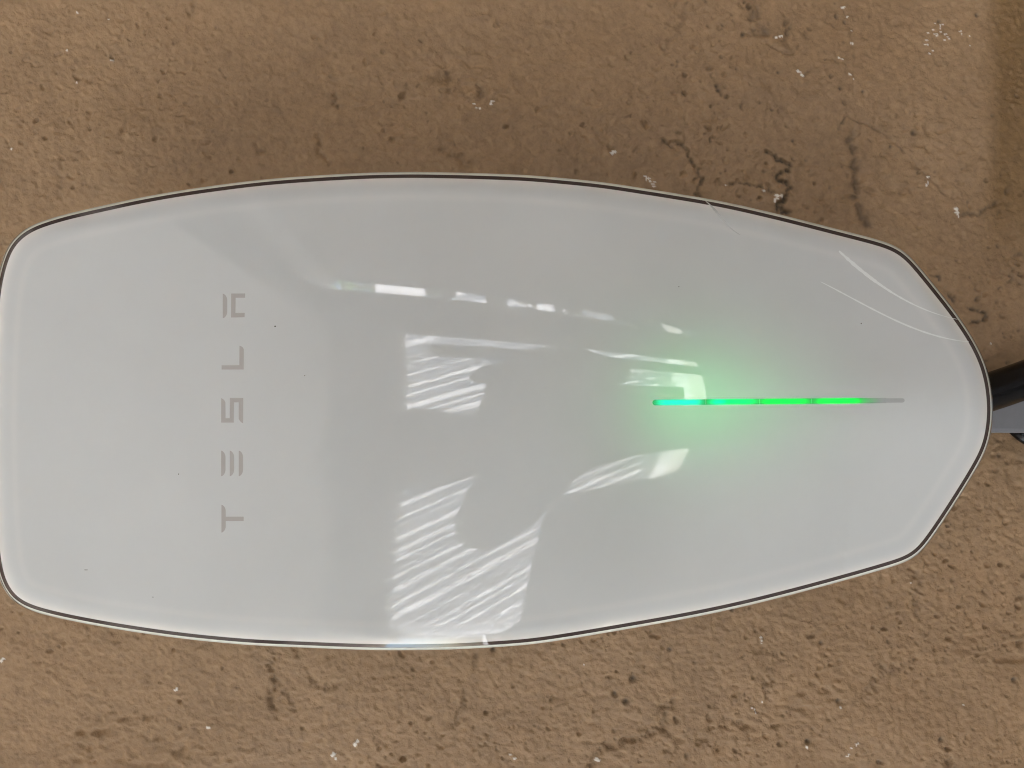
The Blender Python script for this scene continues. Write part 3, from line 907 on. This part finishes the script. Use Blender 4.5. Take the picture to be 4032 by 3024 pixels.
while bx < 1.6:
    w = prg.choice([0.06, 0.09, 0.13, 0.17])
    o = box("slat", (bx, -6.40, 3.28+prg.uniform(-.02, .01)), (bx+w, -4.10, 3.32), M['timber'], pg)
    o.data.transform(Matrix.Translation((bx, -6.4, 0)) @ Matrix.Rotation(R(prg.uniform(-1.6, 1.6)), 4, 'Z') @ Matrix.Translation((-bx, 6.4, 0)))
    bx += w+prg.choice([0.05, 0.07, 0.10, 0.13])
box("bearer", (-12.7, -6.38, 3.10), (1.7, -6.30, 3.18), M['timber'], pg)
box("bearer", (-12.7, -4.26, 3.10), (1.7, -4.18, 3.18), M['timber'], pg)
for x in (-12.6, -8.2, 1.61): box("pergola_post", (x, -4.27, -0.75), (x+.09, -4.17, 3.1), M['timber'], pg)
vv, vf = [], []
for k in range(4200):
    cx_ = prg.choice([-7.2,-6.1,-5.3,-4.6,-3.9,-3.2,-2.4,-1.3,0.2,1.0])
    c = Vector((prg.gauss(cx_, .22), prg.uniform(-6.4, -4.1), prg.uniform(3.33, 3.62)))
    a = Vector((prg.gauss(0,1), prg.gauss(0,1), prg.gauss(0,.5))).normalized(); b_ = a.orthogonal().normalized()
    s_ = prg.uniform(.03, .075); i0 = len(vv)
    vv += [c-a*s_, c+b_*s_*.3, c+a*s_, c-b_*s_*.3]; vf.append((i0, i0+1, i0+2, i0+3))
tag(mesh("added_leaves", vv, vf, M['leaf']), "added green leaves over the timber pergola, breaking up the sun stripes", "added_leaves")  # leaves added above the slats to break up the sun stripes
wf = empty("white_board_fence", (2.2, -6.2, 0), "white painted open board fence beyond the sidelight", "fence")
for z0, z1_ in ((0.05,0.42),(0.78,1.00),(1.22,1.36),(1.62,1.98),(2.36,2.98)):
    box("white_board", (1.85,-6.22,z0), (2.9,-6.18,z1_), M['white_board'], wf)
box("fence_post", (2.9,-6.26,-0.75), (3.0,-6.14,3.1), M['white_board'], wf)
box("fence_post", (1.75,-6.26,-0.75), (1.848,-6.14,3.1), M['white_board'], wf)
hv, hf = [], []
for k in range(5200):
    c = Vector((prg.uniform(1.6, 4.6), prg.gauss(-7.3, 0.16), prg.uniform(-0.75, 3.0)))
    a = Vector((prg.gauss(0,1), prg.gauss(0,1), prg.gauss(0,1))).normalized(); b_ = a.orthogonal().normalized()
    s = prg.uniform(.05, .10); i0 = len(hv)
    hv += [c-a*s, c+b_*s*.5, c+a*s, c-b_*s*.5]; hf.append((i0, i0+1, i0+2, i0+3))
tag(mesh("hedge", hv, hf, M['dark_leaf']), "dense dark green hedge behind the white board fence", "hedge")
tree = empty("tree", (2.9, -8.2, 0), "leafy green tree behind the white board fence", "tree")
vs, f2 = tube_mesh([(3.0,-8.3,-.75),(3.05,-8.3,1.5),(2.9,-8.25,2.8),(2.8,-8.2,4.0)], [0.14,0.11,0.08,0.04], n=12)
mesh("trunk", vs, f2, M['bark'], tree, smooth=True)
lv, lf = [], []
for k in range(2600):
    c = Vector((prg.gauss(2.8, 0.75), prg.gauss(-8.2, 0.6), prg.gauss(3.9, 0.75)))
    a = Vector((prg.gauss(0,1), prg.gauss(0,1), prg.gauss(0,1))).normalized(); b_ = a.orthogonal().normalized()
    s = prg.uniform(.04, .09); i0 = len(lv)
    lv += [c-a*s, c+b_*s*.45, c+a*s, c-b_*s*.45]; lf.append((i0, i0+1, i0+2, i0+3))
cr_ = mesh("crown", lv, lf, M['leaf'], tree); cr_["kind"] = "stuff"

# ------------------------------------------------------------------ the photographer, mirrored in the glass
person = empty("person", (-0.13, -0.98, 0), "standing person in dark clothes holding a phone up in front of the charger", "person")
def skin_chain(name, nodes, edges, m, parent, sub=2):
    me = bpy.data.meshes.new(name)
    me.from_pydata([n[:3] for n in nodes], edges, [])
    o = link(name, me, m, parent)
    sk = o.modifiers.new("skin", 'SKIN')
    me.skin_vertices[0].data[0].use_root = True
    for i, n in enumerate(nodes):
        r = n[3]
        me.skin_vertices[0].data[i].radius = (r, n[4] if len(n) > 4 else r)
    sk.use_smooth_shade = True
    sb = o.modifiers.new("sub", 'SUBSURF'); sb.levels = sub; sb.render_levels = sub
    return o
bx0, by0 = -0.160, -0.97
body_nodes = [
 (bx0,by0,0.95,.15,.11),(bx0+.01,by0,1.12,.135,.10),(bx0,by0,1.28,.17,.12),(bx0,by0+.01,1.42,.16,.11),(bx0,by0+.03,1.50,.075),(bx0+.0,by0+.06,1.56,.060),
 (bx0-.15,by0+.01,1.450,.080),(bx0-.235,by0+.13,1.472,.066),(bx0-.05,by0+.42,1.412,.040),(bx0+.085,by0+.555,1.392,.028),
 (bx0+.17,by0+.01,1.450,.090),(bx0+.25,by0+.17,1.385,.068),(bx0+.235,by0+.42,1.375,.042),(bx0+.205,by0+.55,1.385,.028),
 (bx0-.09,by0,.86,.095),(bx0-.10,by0+.02,.48,.062),(bx0-.11,by0-.02,.09,.045),(bx0-.12,by0+.14,.045,.04),
 (bx0+.09,by0,.86,.095),(bx0+.10,by0+.02,.48,.062),(bx0+.11,by0-.02,.09,.045),(bx0+.13,by0+.14,.045,.04)]
body_edges = [(0,1),(1,2),(2,3),(3,4),(4,5),(3,6),(6,7),(7,8),(8,9),(3,10),(10,11),(11,12),(12,13),(0,14),(14,15),(15,16),(16,17),(0,18),(18,19),(19,20),(20,21)]
skin_chain("body", body_nodes, body_edges, M['cloth'], person)
# head
bm = bmesh.new()
bmesh.ops.create_icosphere(bm, subdivisions=4, radius=1.0)
hc = Vector((bx0+0.010, by0+0.13, 1.63))
for v in bm.verts:
    x, y, z = v.co
    w = 0.086*(1.0-0.22*max(0, -z)**1.5)
    d = 0.098*(1.0-0.10*max(0, -z))
    nose = 0.022*math.exp(-((x/.16)**2+((z+.12)/.20)**2)) if y > 0 else 0
    brow = 0.006*math.exp(-((z-.15)/.1)**2) if y > 0 else 0
    eye = -0.010*(math.exp(-(((x-.38)/.17)**2+((z-.02)/.11)**2))+math.exp(-(((x+.38)/.17)**2+((z-.02)/.11)**2))) if y > 0 else 0
    mouth = 0.006*math.exp(-((x/.3)**2+((z+.52)/.08)**2)) if y > 0 else 0
    v.co = hc+Vector((x*w, y*d+nose+brow+eye+mouth, z*0.122))
head = bmobj("head", bm, M['skin'], person, smooth=True)
for s in (-1, 1):
    bm = bmesh.new(); bmesh.ops.create_icosphere(bm, subdivisions=2, radius=1.0)
    for v in bm.verts: v.co = hc+Vector((s*0.080+v.co.x*0.010, -0.005+v.co.y*0.018, -0.005+v.co.z*0.032))
    e_ = bmobj("ear", bm, M['skin'], person, smooth=True)
bm = bmesh.new(); bmesh.ops.create_icosphere(bm, subdivisions=5, radius=1.0)
dl = [v for v in bm.verts if (v.co.z < 0.30 and v.co.y > 0.25)]
bmesh.ops.delete(bm, geom=dl, context='VERTS')
for v in bm.verts:
    x, y, z = v.co
    j = 1.0+0.035*math.sin(9*x+5*y)*math.sin(11*z+4*x)+0.02*random.random()
    v.co = hc+Vector((x*0.112*j*(1.0 if z > -.2 else 1.0-.1*(z+.2)), y*0.112*j-0.006, z*(0.140 if z > 0 else 0.185)*j+0.004))
bmobj("hair", bm, M['hair'], person, smooth=True)
# hands with five fingers each, closed round the phone
def finger(root, dirs, lens, rad, name="finger"):
    pts = [Vector(root)]
    for d, l in zip(dirs, lens): pts.append(pts[-1]+Vector(d).normalized()*l)
    nodes = [(p.x, p.y, p.z, rad*(1-0.12*i)) for i, p in enumerate(pts)]
    return skin_chain(name, nodes, [(i, i+1) for i in range(len(nodes)-1)], M['skin'], person, sub=2)
def hand(sgn, cx, cy, cz):
    """sgn -1: the hand on the phone's left edge (towards the low wall), +1: right edge"""
    p = skin_chain("palm", [(cx+sgn*.010, cy-.06, cz-.055, .024, .020), (cx+sgn*.004, cy-.022, cz-.022, .033, .019), (cx, cy-.004, cz+.012, .034, .016)], [(0,1),(1,2)], M['skin'], person)
    for k, (L, zoff) in enumerate(((.9, .034), (1.0, .013), (.94, -.009), (.78, -.029))):
        finger((cx, cy+.002, cz+zoff), [(sgn*.35, 1, .15), (-sgn*.9, .55, .05), (-sgn*1, -.1, 0)], [.020*L, .024*L, .018*L], .0092)
    finger((cx+sgn*.002, cy-.030, cz+.022), [(-sgn*.5, .1, .9), (-sgn*.8, .25, .5)], [.034, .030], .0108, "thumb")
hand(-1, -0.076, -0.365, 1.395)
hand(+1, 0.036, -0.368, 1.402)
# the phone, its lens at the place the picture was taken from
ph = empty("phone", (-0.024, -0.3405, 1.395), "dark phone held upright in both hands of the person", "phone")
box("phone_body", (-0.056,-0.3455,1.316), (0.016,-0.3375,1.464), M['phone'], ph, bevel=0.003)
bm = bmesh.new()
r_ = bmesh.ops.create_cone(bm, cap_ends=True, segments=24, radius1=0.0062, radius2=0.0062, depth=0.0016)
for v in bm.verts: v.co = Vector((v.co.x, -0.3368+v.co.z, 1.45+v.co.y))
bmobj("camera_lens", bm, M['phone'], ph)
